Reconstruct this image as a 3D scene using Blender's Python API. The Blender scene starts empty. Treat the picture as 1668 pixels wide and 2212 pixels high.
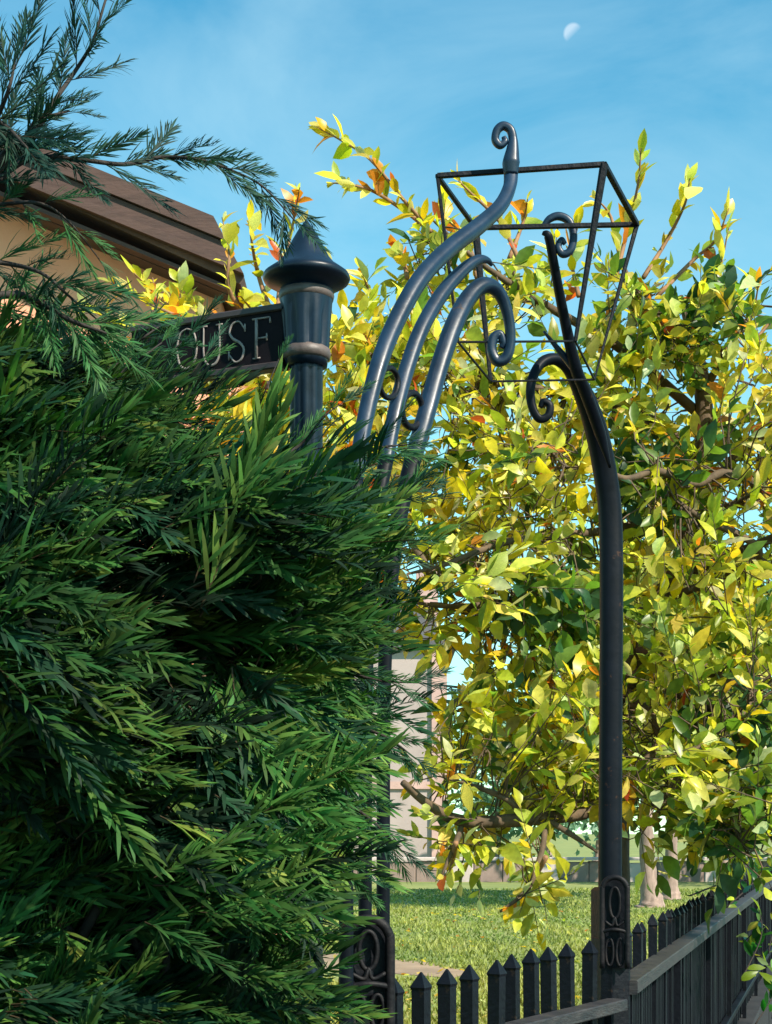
import bpy, math, random
import numpy as np
from mathutils import Vector, Matrix
random.seed(7); RNG = np.random.default_rng(7)
R = math.radians
scene = bpy.context.scene
C = scene.collection

# ------------------------------------------------------------------ camera, sky, sun, exposure
EYE = 1.6
cam_d = bpy.data.cameras.new("camera"); cam = bpy.data.objects.new("camera", cam_d); C.objects.link(cam)
cam.location = (0, 0, EYE); cam.rotation_euler = (R(90), 0, 0)
FPX = 3400.0                       # focal length for a picture 2212 high
cam_d.sensor_width = 36; cam_d.sensor_height = 36; cam_d.sensor_fit = 'VERTICAL'
cam_d.lens = 36*FPX/2212
cam_d.shift_y = (1800-1106)/2212
cam_d.clip_start = 0.05; cam_d.clip_end = 3000
scene.camera = cam

SUN_AZ = R(134)     # clockwise from +Y (north): sun stands high on the right
SUN_EL = R(42)
world = bpy.data.worlds.new("World"); scene.world = world; world.use_nodes = True
nt = world.node_tree; nt.nodes.clear()
def wn(t): return nt.nodes.new(t)
out = wn('ShaderNodeOutputWorld'); bg = wn('ShaderNodeBackground'); sky = wn('ShaderNodeTexSky')
sky.sky_type = 'NISHITA'; sky.sun_disc = False
sky.sun_elevation = SUN_EL; sky.sun_rotation = SUN_AZ
sky.altitude = 600; sky.air_density = 1.0; sky.dust_density = 0.35; sky.ozone_density = 3.2
bg.inputs['Strength'].default_value = 0.12
geo = wn('ShaderNodeTexCoord')
mp = wn('ShaderNodeMapping'); mp.inputs['Scale'].default_value = (3.2, 3.2, 6.5)
nz = wn('ShaderNodeTexNoise'); nz.inputs['Scale'].default_value = 1.55; nz.inputs['Detail'].default_value = 7; nz.inputs['Roughness'].default_value = 0.58
nz.inputs['Distortion'].default_value = 0.5
rp = wn('ShaderNodeMapRange'); rp.inputs[1].default_value = 0.36; rp.inputs[2].default_value = 0.80; rp.inputs[3].default_value = 0; rp.inputs[4].default_value = 0.42
tint = wn('ShaderNodeMix'); tint.data_type = 'RGBA'; tint.blend_type = 'MULTIPLY'; tint.inputs[0].default_value = 1
sep = wn('ShaderNodeSeparateXYZ'); elev = wn('ShaderNodeMapRange'); elev.inputs[1].default_value = .24; elev.inputs[2].default_value = .48
tmix = wn('ShaderNodeMix'); tmix.data_type = 'RGBA'; tmix.inputs[6].default_value = (0.86, 1.34, 1.0, 1); tmix.inputs[7].default_value = (0.33, 1.02, 0.95, 1)
mixc = wn('ShaderNodeMix'); mixc.data_type = 'RGBA'; mixc.inputs[7].default_value = (2.6, 4.0, 4.6, 1)
# the pale day moon, half lit
WD = Vector(((1238-834)/FPX, 1, (1800-72)/FPX)).normalized()
dv = wn('ShaderNodeVectorMath'); dv.operation = 'SUBTRACT'; dv.inputs[1].default_value = WD
ln = wn('ShaderNodeVectorMath'); ln.operation = 'LENGTH'
wm = wn('ShaderNodeMapRange'); wm.inputs[1].default_value = 0.0058; wm.inputs[2].default_value = 0.0044; wm.inputs[3].default_value = 0; wm.inputs[4].default_value = 1
dt = wn('ShaderNodeVectorMath'); dt.operation = 'DOT_PRODUCT'; dt.inputs[1].default_value = Vector((-.62, 0.0, .78))
lit = wn('ShaderNodeMapRange'); lit.inputs[1].default_value = -0.0012; lit.inputs[2].default_value = 0.0024; lit.inputs[3].default_value = 0; lit.inputs[4].default_value = 0.5
mm = wn('ShaderNodeMath'); mm.operation = 'MULTIPLY'
mixw = wn('ShaderNodeMix'); mixw.data_type = 'RGBA'; mixw.inputs[7].default_value = (3.9, 4.5, 5.0, 1)
L = nt.links.new
L(geo.outputs['Generated'], sep.inputs[0]); L(sep.outputs['Z'], elev.inputs[0]); L(elev.outputs[0], tmix.inputs[0]); L(tmix.outputs[2], tint.inputs[7])
L(geo.outputs['Generated'], mp.inputs['Vector']); L(mp.outputs[0], nz.inputs['Vector']); L(nz.outputs['Fac'], rp.inputs[0])
L(sky.outputs[0], tint.inputs[6]); L(tint.outputs[2], mixc.inputs[6]); L(rp.outputs[0], mixc.inputs[0])
L(geo.outputs['Generated'], dv.inputs[0]); L(dv.outputs[0], ln.inputs[0]); L(ln.outputs['Value'], wm.inputs[0])
L(dv.outputs[0], dt.inputs[0]); L(dt.outputs['Value'], lit.inputs[0]); L(wm.outputs[0], mm.inputs[0]); L(lit.outputs[0], mm.inputs[1])
L(mm.outputs[0], mixw.inputs[0]); L(mixc.outputs[2], mixw.inputs[6])
L(mixw.outputs[2], bg.inputs['Color']); L(bg.outputs[0], out.inputs[0])

sun_d = bpy.data.lights.new("sun", 'SUN'); sun = bpy.data.objects.new("sun", sun_d); C.objects.link(sun)
sun_d.energy = 4.8; sun_d.angle = R(0.5); sun_d.color = (1.0, 0.91, 0.76)
sdir = Vector((math.sin(SUN_AZ)*math.cos(SUN_EL), math.cos(SUN_AZ)*math.cos(SUN_EL), math.sin(SUN_EL)))
sun.rotation_euler = sdir.to_track_quat('Z', 'Y').to_euler(); sun.location = sdir*40
scene.view_settings.view_transform = 'Standard'; scene.view_settings.look = 'None'
scene.view_settings.exposure = 0.95; scene.view_settings.gamma = 1
scene.render.film_transparent = False
scene.cycles.max_bounces = 8; scene.cycles.transparent_max_bounces = 8

# ------------------------------------------------------------------ helpers
def P(x, y, d):
    """point at distance d (metres along +Y) that the sketch puts at x, y (picture 1668 x 2212)"""
    return Vector(((x-834)/FPX*d, d, EYE-(y-1800)/FPX*d))

def mat(name, col, rough=0.6, metal=0.0, bump=0.0, bscale=40, var=0.0, vscale=6, spec=0.5, coat=0.0, stretch=None, col2=None, vthr=(0.35, 0.7), chip=None):
    m = bpy.data.materials.new(name); m.use_nodes = True; n = m.node_tree; b = n.nodes['Principled BSDF']
    b.inputs['Base Color'].default_value = (*col, 1); b.inputs['Roughness'].default_value = rough
    b.inputs['Metallic'].default_value = metal; b.inputs['Specular IOR Level'].default_value = spec
    b.inputs['Coat Weight'].default_value = coat; b.inputs['Coat Roughness'].default_value = 0.15
    tc = n.nodes.new('ShaderNodeTexCoord'); src = tc.outputs['Object']
    if stretch:
        mpn = n.nodes.new('ShaderNodeMapping'); mpn.inputs['Scale'].default_value = stretch
        n.links.new(src, mpn.inputs['Vector']); src = mpn.outputs[0]
    if var or col2:
        t = n.nodes.new('ShaderNodeTexNoise'); t.inputs['Scale'].default_value = vscale; t.inputs['Detail'].default_value = 8; t.inputs['Roughness'].default_value = 0.62
        n.links.new(src, t.inputs['Vector'])
        rr = n.nodes.new('ShaderNodeMapRange'); rr.inputs[1].default_value = vthr[0]; rr.inputs[2].default_value = vthr[1]
        n.links.new(t.outputs['Fac'], rr.inputs[0])
        mx = n.nodes.new('ShaderNodeMix'); mx.data_type = 'RGBA'
        c2 = col2 if col2 else tuple(min(1, c*(1+var)) for c in col)
        mx.inputs[6].default_value = (*[c*(1-var) for c in col], 1) if var else (*col, 1)
        mx.inputs[7].default_value = (*c2, 1)
        n.links.new(rr.outputs[0], mx.inputs[0]); n.links.new(mx.outputs[2], b.inputs['Base Color'])
        r2 = n.nodes.new('ShaderNodeMapRange'); r2.inputs[3].default_value = rough*0.8; r2.inputs[4].default_value = min(1, rough*1.3)
        n.links.new(t.outputs['Fac'], r2.inputs[0]); n.links.new(r2.outputs[0], b.inputs['Roughness'])
    if chip:      # chips and rust where the paint has gone
        tcn = n.nodes.new('ShaderNodeTexNoise'); tcn.inputs['Scale'].default_value = 17; tcn.inputs['Detail'].default_value = 9; tcn.inputs['Roughness'].default_value = .7
        n.links.new(tc.outputs['Object'], tcn.inputs['Vector'])
        tr_ = n.nodes.new('ShaderNodeMapRange'); tr_.inputs[1].default_value = .63; tr_.inputs[2].default_value = .68; n.links.new(tcn.outputs['Fac'], tr_.inputs[0])
        mc = n.nodes.new('ShaderNodeMix'); mc.data_type = 'RGBA'; mc.inputs[7].default_value = (*chip, 1)
        lk = b.inputs['Base Color'].links[0]; n.links.new(lk.from_socket, mc.inputs[6]); n.links.new(tr_.outputs[0], mc.inputs[0]); n.links.new(mc.outputs[2], b.inputs['Base Color'])
    if bump:
        t2 = n.nodes.new('ShaderNodeTexNoise'); t2.inputs['Scale'].default_value = bscale; t2.inputs['Detail'].default_value = 5
        n.links.new(src, t2.inputs['Vector'])
        bp = n.nodes.new('ShaderNodeBump'); bp.inputs['Strength'].default_value = bump; bp.inputs['Distance'].default_value = 0.01
        n.links.new(t2.outputs['Fac'], bp.inputs['Height']); n.links.new(bp.outputs[0], b.inputs['Normal'])
    return m

def leaf_mat(name, rough=0.42, trans=0.45, spec=0.5, tboost=(1.1, 1.15, 0.6)):
    m = bpy.data.materials.new(name); m.use_nodes = True; n = m.node_tree; b = n.nodes['Principled BSDF']
    o = n.nodes['Material Output']
    at = n.nodes.new('ShaderNodeAttribute'); at.attribute_name = 'Col'
    tc = n.nodes.new('ShaderNodeTexCoord'); t = n.nodes.new('ShaderNodeTexNoise'); t.inputs['Scale'].default_value = 35; t.inputs['Detail'].default_value = 3
    n.links.new(tc.outputs['Object'], t.inputs['Vector'])
    rr = n.nodes.new('ShaderNodeMapRange'); rr.inputs[1].default_value = 0.3; rr.inputs[2].default_value = 0.7; rr.inputs[3].default_value = 0.78; rr.inputs[4].default_value = 1.18
    n.links.new(t.outputs['Fac'], rr.inputs[0])
    mu = n.nodes.new('ShaderNodeMix'); mu.data_type = 'RGBA'; mu.blend_type = 'MULTIPLY'; mu.inputs[0].default_value = 1
    n.links.new(at.outputs['Color'], mu.inputs[6]); n.links.new(rr.outputs[0], mu.inputs[7])
    n.links.new(mu.outputs[2], b.inputs['Base Color'])
    b.inputs['Roughness'].default_value = rough; b.inputs['Specular IOR Level'].default_value = spec
    tr = n.nodes.new('ShaderNodeBsdfTranslucent')
    m2 = n.nodes.new('ShaderNodeMix'); m2.data_type = 'RGBA'; m2.blend_type = 'MULTIPLY'; m2.inputs[0].default_value = 1; m2.inputs[7].default_value = (*tboost, 1)
    n.links.new(mu.outputs[2], m2.inputs[6]); n.links.new(m2.outputs[2], tr.inputs['Color'])
    ms = n.nodes.new('ShaderNodeMixShader'); ms.inputs[0].default_value = trans
    n.links.new(b.outputs[0], ms.inputs[1]); n.links.new(tr.outputs[0], ms.inputs[2]); n.links.new(ms.outputs[0], o.inputs['Surface'])
    return m

def tag(o, label=None, cat=None, group=None, kind=None):
    if label: o['label'] = label
    if cat: o['category'] = cat
    if group: o['group'] = group
    if kind: o['kind'] = kind
    return o
def empty(name, loc, label, cat, group=None):
    o = bpy.data.objects.new(name, None); C.objects.link(o); o.location = loc; o.empty_display_size = 0.1
    return tag(o, label, cat, group)
WORLDPOS = {}
def place(o, pos, parent=None):
    o.location = pos
    if parent is not None:
        o.parent = parent
        o.location = Vector(pos) - WORLDPOS.get(parent.name, parent.location)
    WORLDPOS[o.name] = Vector(pos)
def mesh_from(name, V, F, smooth=True, cols=None):
    me = bpy.data.meshes.new(name)
    V = np.asarray(V, dtype=np.float32)
    me.from_pydata(V.tolist(), [], [tuple(f) for f in F])
    if smooth: me.polygons.foreach_set('use_smooth', np.ones(len(me.polygons), dtype=bool))
    if cols is not None:
        a = me.color_attributes.new('Col', 'FLOAT_COLOR', 'POINT')
        c = np.ones((len(V), 4), dtype=np.float32); c[:, :3] = cols
        a.data.foreach_set('color', c.ravel())
    me.update(); return me
def build(name, V, F, m, parent=None, smooth=True, cols=None, pos=None):
    V = np.asarray(V, dtype=np.float64)
    c = V.mean(axis=0) if pos is None else np.array(pos)
    me = mesh_from(name, V-c, F, smooth, cols); me.materials.append(m)
    o = bpy.data.objects.new(name, me); C.objects.link(o); place(o, Vector(c), parent)
    return o
class MB:
    def __init__(s): s.V = []; s.F = []
    def add(s, V, F):
        k = len(s.V); s.V += [tuple(v) for v in V]; s.F += [tuple(i+k for i in f) for f in F]; return s
    def build(s, name, m, parent=None, smooth=False): return build(name, s.V, s.F, m, parent, smooth)

def catmull(pts, n=8):
    pts = [Vector(p) for p in pts]; q = [pts[0]*2-pts[1]] + pts + [pts[-1]*2-pts[-2]]; o = []
    for i in range(1, len(q)-2):
        for k in range(n):
            t = k/n; a, b, c, d = q[i-1], q[i], q[i+1], q[i+2]
            o.append(0.5*((2*b)+(c-a)*t+(2*a-5*b+4*c-d)*t*t+(3*b-a-3*c+d)*t**3))
    o.append(pts[-1]); return o
def interp_r(rs, n, m):
    xs = np.linspace(0, 1, len(rs)); return np.interp(np.linspace(0, 1, m), xs, rs)
def tube(pts, rs, sides=10, smooth=8, cap=True, square=None, jitter=0):
    """sweep along a smoothed line; square=(direction, ratio) flattens the section"""
    path = catmull(pts, smooth) if smooth else [Vector(p) for p in pts]
    n = len(path); rr = interp_r(rs if hasattr(rs, '__len__') else [rs, rs], 0, n)
    V, F = [], []; up = None
    for i, p in enumerate(path):
        t = (path[min(i+1, n-1)]-path[max(i-1, 0)])
        if t.length < 1e-9: t = Vector((0, 0, 1))
        t.normalize()
        if up is None:
            up = Vector((0, 1, 0)) if abs(t.y) < 0.9 else Vector((1, 0, 0))
        u = (up - t*up.dot(t)); u.normalize(); v = t.cross(u); up = u
        for k in range(sides):
            a = 2*math.pi*(k+0.5)/sides
            ca, sa = math.cos(a), math.sin(a)
            if square:       # superellipse: rounded bar
                e = square
                ca = math.copysign(abs(ca)**e, ca); sa = math.copysign(abs(sa)**e, sa)
            rj = rr[i]*(1+random.uniform(-jitter, jitter))
            V.append(p + u*rj*ca + v*rj*sa)
        if i:
            b = i*sides
            for k in range(sides):
                k2 = (k+1) % sides
                F.append((b-sides+k, b-sides+k2, b+k2, b+k))
    if cap:
        F.append(tuple(range(sides-1, -1, -1))); F.append(tuple(range((n-1)*sides, n*sides)))
    return V, F
def box(c, sx, sy, sz, rz=0, bev=0.0):
    """box centred on c (x,y) with its base at c.z; bev cuts its upright and top edges"""
    c = Vector(c); ca, sa = math.cos(rz), math.sin(rz)
    def T(x, y, z): return (c.x+x*ca-y*sa, c.y+x*sa+y*ca, c.z+z)
    if bev <= 0:
        V = [T(x*sx/2, y*sy/2, z*sz) for z in (0, 1) for x, y in ((-1, -1), (1, -1), (1, 1), (-1, 1))]
        return V, [(3, 2, 1, 0), (4, 5, 6, 7), (0, 1, 5, 4), (1, 2, 6, 5), (2, 3, 7, 6), (3, 0, 4, 7)]
    def ring(z, i):
        a, b = sx/2-i, sy/2-i; k = bev
        return [T(*q, z) for q in ((-a+k, -b), (a-k, -b), (a, -b+k), (a, b-k), (a-k, b), (-a+k, b), (-a, b-k), (-a, -b+k))]
    V = ring(0, 0)+ring(sz-bev, 0)+ring(sz, bev); F = [tuple(range(7, -1, -1)), tuple(range(16, 24))]
    for r in (0, 8):
        for k in range(8): F.append((r+k, r+(k+1) % 8, r+8+(k+1) % 8, r+8+k))
    return V, F
def beam(a, b, w, h, up=Vector((0, 0, 1)), bev=0.004):
    """bar from a to b, w across, h along up, with cut edges"""
    a, b = Vector(a), Vector(b); t = (b-a).normalized(); s = t.cross(up).normalized(); u = s.cross(t)
    prof = [(-w/2+bev, -h/2), (w/2-bev, -h/2), (w/2, -h/2+bev), (w/2, h/2-bev), (w/2-bev, h/2), (-w/2+bev, h/2), (-w/2, h/2-bev), (-w/2, -h/2+bev)]
    V = [p+s*x+u*y for p in (a, b) for x, y in prof]
    F = [tuple(range(7, -1, -1)), tuple(range(8, 16))] + [(k, (k+1) % 8, 8+(k+1) % 8, 8+k) for k in range(8)]
    return V, F
def lathe(prof, c, n=40, flute=0.0, nfl=12, f_rng=None):
    V, F = [], []
    for i, (r, z) in enumerate(prof):
        for k in range(n):
            a = 2*math.pi*k/n
            rr = r
            if flute and (f_rng is None or f_rng[0] <= z <= f_rng[1]): rr = r*(1-flute*max(0, math.cos(a*nfl)))
            V.append((c[0]+rr*math.cos(a), c[1]+rr*math.sin(a), c[2]+z))
        if i:
            for k in range(n): F.append(((i-1)*n+k, (i-1)*n+(k+1) % n, i*n+(k+1) % n, i*n+k))
    F.append(tuple(range(n-1, -1, -1))); F.append(tuple(range((len(prof)-1)*n, len(prof)*n)))
    return V, F
def prism(poly, y0, y1):
    """outline in X, Z pushed from y0 to y1"""
    n = len(poly); V = [(x, y0, z) for x, z in poly]+[(x, y1, z) for x, z in poly]
    F = [tuple(range(n)), tuple(range(2*n-1, n-1, -1))]+[(k, n+k, n+(k+1) % n, (k+1) % n) for k in range(n)]
    return V, F

# ------------------------------------------------------------------ materials
M = {}
M['iron'] = mat('iron_paint_lit', (0.005, 0.019, 0.043), chip=(.05, .03, .02), rough=0.38, bump=0.22, bscale=13, var=0.35, vscale=9, spec=0.35, coat=0.06)  # same paint as the deep copy; light on the left bars is in this colour
M['iron_deep'] = mat('iron_paint_deep', (0.0022, 0.004, 0.008), chip=(.04, .02, .013), rough=0.48, bump=0.15, bscale=25, var=0.4, vscale=9, spec=0.14)  # darker copy of the same iron paint, without that painted light
M['iron_post'] = mat('iron_paint_post', (0.0035, 0.011, 0.024), chip=(.035, .025, .02), rough=0.36, bump=0.12, bscale=25, var=0.4, vscale=9, spec=0.3)
M['iron_dark'] = mat('iron_paint_dark', (0.003, 0.004, 0.0075), chip=(.03, .018, .012), rough=0.5, bump=0.3, bscale=55, var=0.4, vscale=14, spec=0.2, coat=0.0)
M['iron_worn'] = mat('iron_paint_worn', (0.012, 0.012, 0.015), rough=0.55, bump=0.35, bscale=40, col2=(0.040, 0.036, 0.036), vscale=11, stretch=(1, 1, 4))
M['iron_cast'] = mat('cast_iron', (0.005, 0.005, 0.007), rough=0.55, spec=0.2, bump=0.3, bscale=45, col2=(0.022, 0.018, 0.018), vscale=16, vthr=(.5, .75))
M['clamp'] = mat('clamp_metal', (0.085, 0.062, 0.055), rough=0.5, bump=0.2, var=0.3, vscale=30)
M['sign'] = mat('sign_enamel', (0.006, 0.004, 0.006), rough=0.65, spec=0.12, bump=0.15, bscale=25, var=0.4, vscale=18)
M['sign_edge'] = mat('sign_edge', (0.035, 0.024, 0.024), rough=0.5, var=0.3, vscale=30)
M['letter'] = mat('letter_paint', (0.22, 0.185, 0.17), rough=0.6, col2=(0.06, 0.05, 0.05), vscale=60, vthr=(0.5, 0.75))
M['wall'] = mat('render_wall', (0.82, 0.31, 0.18), rough=0.9, bump=0.5, bscale=22, col2=(0.86, 0.41, 0.27), vscale=2.2, vthr=(0.3, 0.75))
M['wood'] = mat('dark_timber', (0.052, 0.026, 0.021), rough=0.8, bump=0.5, bscale=14, col2=(0.088, 0.048, 0.040), vscale=5, stretch=(0.7, 2, 2.5))
M['tile'] = mat('roof_tile', (0.12, 0.06, 0.045), rough=0.8, bump=0.4, var=0.35, vscale=3)
M['bark'] = mat('bark', (0.095, 0.062, 0.036), rough=0.9, bump=0.8, bscale=30, var=0.45, vscale=14, stretch=(1, 1, 0.4))
M['twig'] = mat('pale_twig', (0.24, 0.125, 0.06), rough=0.8, var=0.3, vscale=20)
M['stem'] = mat('evergreen_stem', (0.022, 0.016, 0.013), rough=0.85, bump=0.7, var=0.4, vscale=22)
M['grass'] = mat('lawn', (0.135, 0.175, 0.038), rough=0.95, bump=0.9, bscale=3, col2=(0.27, 0.275, 0.075), vscale=0.28, vthr=(0.36, 0.66))
M['path'] = mat('earth_path', (0.27, 0.19, 0.12), rough=0.95, bump=0.6, bscale=8, var=0.25, vscale=1.4)
M['pave'] = mat('paving', (0.04, 0.038, 0.038), rough=0.9, bump=0.4, bscale=12, var=0.25, vscale=2)
M['stone'] = mat('pale_stone', (0.42, 0.35, 0.33), rough=0.9, bump=0.5, bscale=9, var=0.2, vscale=1.5)
M['stone2'] = mat('brown_stone', (0.22, 0.155, 0.135), rough=0.9, bump=0.5, bscale=9, var=0.25, vscale=1.1)
M['pink'] = mat('pink_stone', (0.46, 0.30, 0.27), rough=0.9, bump=0.5, bscale=7, var=0.18, vscale=1.2)
M['white'] = mat('pale_harling', (0.36, 0.29, 0.28), rough=0.9, bump=0.3, bscale=10, var=0.1, vscale=0.8)
M['dark_stone'] = mat('dark_stone', (0.011, 0.0105, 0.012), rough=0.85, bump=0.5, bscale=9, var=0.3, vscale=3)
M['slate'] = mat('slate', (0.10, 0.095, 0.11), rough=0.7, bump=0.4, bscale=4, var=0.3, vscale=1.5)
M['glass'] = mat('window_glass', (0.02, 0.03, 0.04), rough=0.08, spec=0.9)
M['frame'] = mat('window_frame', (0.65, 0.63, 0.60), rough=0.5)
M['trunk_far'] = mat('far_trunk', (0.27, 0.19, 0.16), rough=0.9, bump=1.0, bscale=9, var=0.45, vscale=6, stretch=(1, 1, 0.3))
M['leaf'] = leaf_mat('autumn_leaf', rough=0.36, trans=0.6)
M['needle'] = leaf_mat('needle_leaf', rough=0.62, trans=0.25, spec=0.22, tboost=(0.9, 1.2, 0.5))
M['far_leaf'] = leaf_mat('far_leaf', rough=0.6, trans=0.3)

# ------------------------------------------------------------------ ground
def sheet(name, pts, m, z):
    n = len(pts); V = [(x, y, z) for x, y in pts]
    return tag(build(name, V, [tuple(range(n))], m, smooth=False), kind='structure')
STREET = -0.72       # the street lies lower than the garden
sheet('street', [(-900, -60), (900, -60), (900, 900), (-900, 900)], M['pave'], STREET)
sheet('lawn', [(0.80, 5.6), (900, 3126), (-900, 3126), (-900, 1.2), (-1.9, 1.2), (0.02, 2.45), (0.30, 3.6), (-0.017, 4.2)], M['grass'], 0.0)
sheet('path', [(-30, 26), (-6, 22.6), (-.6, 20.9), (.55, 19.4), (.95, 18.1), (.75, 17.3), (.1, 17.9), (-1.2, 18.8), (-6, 20.2), (-30, 23)], M['path'], 0.006)

# ------------------------------------------------------------------ house on the left (gable end)
hy0, hy1 = 9.5, 9.84
def HX(x, y, d=hy0): p = P(x, y, d); return (p.x, p.z)
roof_top_l, roof_top_r = HX(-400, 126), HX(466, 478)
th = 66/FPX*hy0
house = empty('gable_house', (-4.0, 12, 0), 'peach rendered house gable with dark brown roof edge, upper left', 'house')
tlx, tlz = roof_top_l; trx, trz = roof_top_r
ex, ez = HX(526, 592)
# roof body: verge profile pushed back
V, F = prism([(tlx, tlz-th), (ex-0.02, ez-0.05), (ex, ez), (trx, trz), (tlx, tlz)], hy0+0.03, 17.0); roof = build('roof', V, F, M['tile'], house, smooth=False)
# bargeboards: three stepped boards, one proud of the other
def barge(o0, o1, y0, y1, name):
    sl = (trz-tlz)/(trx-tlx)
    e0 = (trx+(ex-trx)*o0, trz+(ez-trz)*o0); e1 = (trx+(ex-trx)*o1, trz+(ez-trz)*o1)
    zl0 = e0[1]-sl*(e0[0]-tlx); zl1 = e1[1]-sl*(e1[0]-tlx)
    V, F = prism([(tlx, zl1), e1, e0, (tlx, zl0)], y0, y1); build(name, V, F, M['wood'], roof, smooth=False)
barge(-0.06, 0.40, hy0-0.035, hy0+0.027, 'bargeboard')
barge(0.43, 0.78, hy0-0.012, hy0+0.026, 'bargeboard')
barge(0.80, 1.02, hy0-0.03, hy0+0.028, 'bargeboard')
# soffit planks under the verge
sl = (trz-tlz)/(trx-tlx)
for k in range(3):
    y0 = hy0+0.035+k*0.105
    zl = ez-0.055-sl*(ex-tlx); dz = -0.02-0.004*(k % 2)
    V, F = prism([(tlx, zl+dz-0.03), (ex-0.06, ez-0.075+dz), (ex-0.06, ez-0.052+dz), (tlx, zl+dz)], y0, y0+0.098); build('soffit_plank', V, F, M['wood'], roof, smooth=False)
wr = P(478, 700, hy1).x
zl = ez-0.10-sl*(ex-tlx)
V, F = prism([(tlx, 0), (wr, 0), (wr, ez-0.10-sl*(ex-wr)), (tlx, zl)], hy1, 16.6); build('wall', V, F, M['wall'], house, smooth=False)
for k in range(5):     # corner stones down the visible arris
    z = 3.2+k*0.33
    V, F = box((wr-(0.14 if k % 2 else 0.09), hy1-0.012, z), 0.3 if k % 2 else 0.2, 0.03, 0.31, bev=0.006); build('quoin', V, F, M['wall'], house, smooth=False)

# ------------------------------------------------------------------ far things across the lawn
def far_house():
    d = 64.0
    h = empty('distant_house', (P(820, 1870, d).x, d, 0), 'pale distant house across the lawn behind the leaves, seen past the hedge', 'house')
    x0, x1 = P(700, 0, d).x, P(965, 0, d).x
    zt = P(0, 1400, d).z
    V, F = prism([(x0, 0), (x1, 0), (x1, zt), (x0, zt)], d, d+9); build('wall', V, F, M['white'], h, smooth=False)
    V, F = prism([(x0-.4, zt), (x1+.4, zt), (x1-1.2, zt+2.2), (x0+1.2, zt+2.2)], d-.35, d+9.3); build('roof', V, F, M['slate'], h, smooth=False)
    V, F = box((x1-.75, d+2, zt+.8), .9, .8, 2.6); build('chimney', V, F, M['pink'], h, smooth=False)
    V, F = box((x1-.3, d-.08, 0), .62, .2, zt); build('quoin', V, F, M['pink'], h, smooth=False)
    V, F = box(((x0+x1)/2, d-.05, 3.4), x1-x0, .12, .3); build('string_course', V, F, M['pink'], h, smooth=False)
far_house()
gw = empty('garden_wall', (2, 52, 0), 'low brownish stone wall along the far edge of the lawn', 'wall')
for k in range(34):
    x = -9+k*0.95
    b = box((x, 52+0.02*(k % 3), 0), 0.94, 0.5, 0.62+0.03*((k*7) % 3), bev=0.03); build('wall_stone', *b, M['stone2'] if k % 3 else M['stone'], gw, smooth=False)
for k in range(17):
    b = box((-8.5+k*1.9, 52, 0.71), 1.88, 0.62, 0.1, bev=0.02); build('coping', *b, M['stone'], gw, smooth=False)

# leaf meshes -------------------------------------------------------
def leaf_geo(w=0.44, bend=0.25, fold=0.22, twist=0.0):
    ts = [0, .22, .5, .78, 1.0]; ws = [0, .62, 1.0, .72, 0]
    V = []; F = []
    for t, q in zip(ts, ws):
        z = -bend*t*t
        V.append((t, 0, z))
        if 0 < q:
            V.append((t-.03,  q*w/2, z+fold*q*w/2+twist*t)); V.append((t-.03, -q*w/2, z+fold*q*w/2-twist*t))
    # idx: 0 base; 1,2,3 ; 4,5,6 ; 7,8,9 ; 10 tip
    F = [(0, 1, 2), (0, 3, 1), (1, 4, 5, 2), (1, 3, 6, 4), (4, 7, 8, 5), (4, 6, 9, 7), (7, 10, 8), (7, 9, 10)]
    return np.array(V, float), F
LEAVES = [leaf_geo(.55, .7, .5, .05), leaf_geo(.38, .1, .55, -.06), leaf_geo(.62, .35, .35, .08), leaf_geo(.40, .30, .25, .02), leaf_geo(.50, .18, .30, -.03), leaf_geo(.46, .5, .15, .04), leaf_geo(.36, -.25, .3, -.02)]

def frames(dirs, ups):
    x = dirs/np.linalg.norm(dirs, axis=1, keepdims=True)
    y = np.cross(ups, x); y /= (np.linalg.norm(y, axis=1, keepdims=True)+1e-9)
    z = np.cross(x, y); return x, y, z
def scatter(geo_list, pos, dirs, ups, size, cols):
    """join many copies of small shapes"""
    x, y, z = frames(dirs, ups); Vs, Fs, Cs = [], [], []; k = 0
    which = RNG.integers(0, len(geo_list), len(pos))
    for g, (GV, GF) in enumerate(geo_list):
        idx = np.where(which == g)[0]
        if not len(idx): continue
        A = (GV[None, :, 0, None]*x[idx][:, None]+GV[None, :, 1, None]*y[idx][:, None]+GV[None, :, 2, None]*z[idx][:, None])*size[idx][:, None, None]+pos[idx][:, None]
        n = GV.shape[0]
        Vs.append(A.reshape(-1, 3)); Cs.append(np.repeat(cols[idx], n, axis=0))
        for j in range(len(idx)):
            b = k+j*n; Fs += [tuple(i+b for i in f) for f in GF]
        k += n*len(idx)
    return np.concatenate(Vs), Fs, np.concatenate(Cs)

PAL = {'yellow': (0.72, 0.53, 0.03), 'lemon': (0.75, 0.68, 0.14), 'lime': (0.52, 0.54, 0.05), 'olive': (0.36, 0.38, 0.04),
       'green': (0.16, 0.27, 0.04), 'deep': (0.035, 0.105, 0.042), 'orange': (0.68, 0.24, 0.025), 'red': (0.60, 0.105, 0.03), 'pale': (0.66, 0.68, 0.34)}
def pick(weights, n):
    ks = list(weights); p = np.array([weights[k] for k in ks], float); p /= p.sum()
    c = np.array([PAL[ks[i]] for i in RNG.choice(len(ks), n, p=p)])
    return np.clip(c*RNG.uniform(.72, 1.25, (n, 1))*RNG.uniform(.88, 1.12, (n, 3)), 0, .9)
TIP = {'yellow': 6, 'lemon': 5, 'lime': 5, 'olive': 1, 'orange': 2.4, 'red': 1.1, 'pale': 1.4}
MID = {'yellow': 5, 'lemon': 5.5, 'lime': 8, 'olive': 2.6, 'green': 2.2, 'pale': 3, 'orange': .4}
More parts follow.
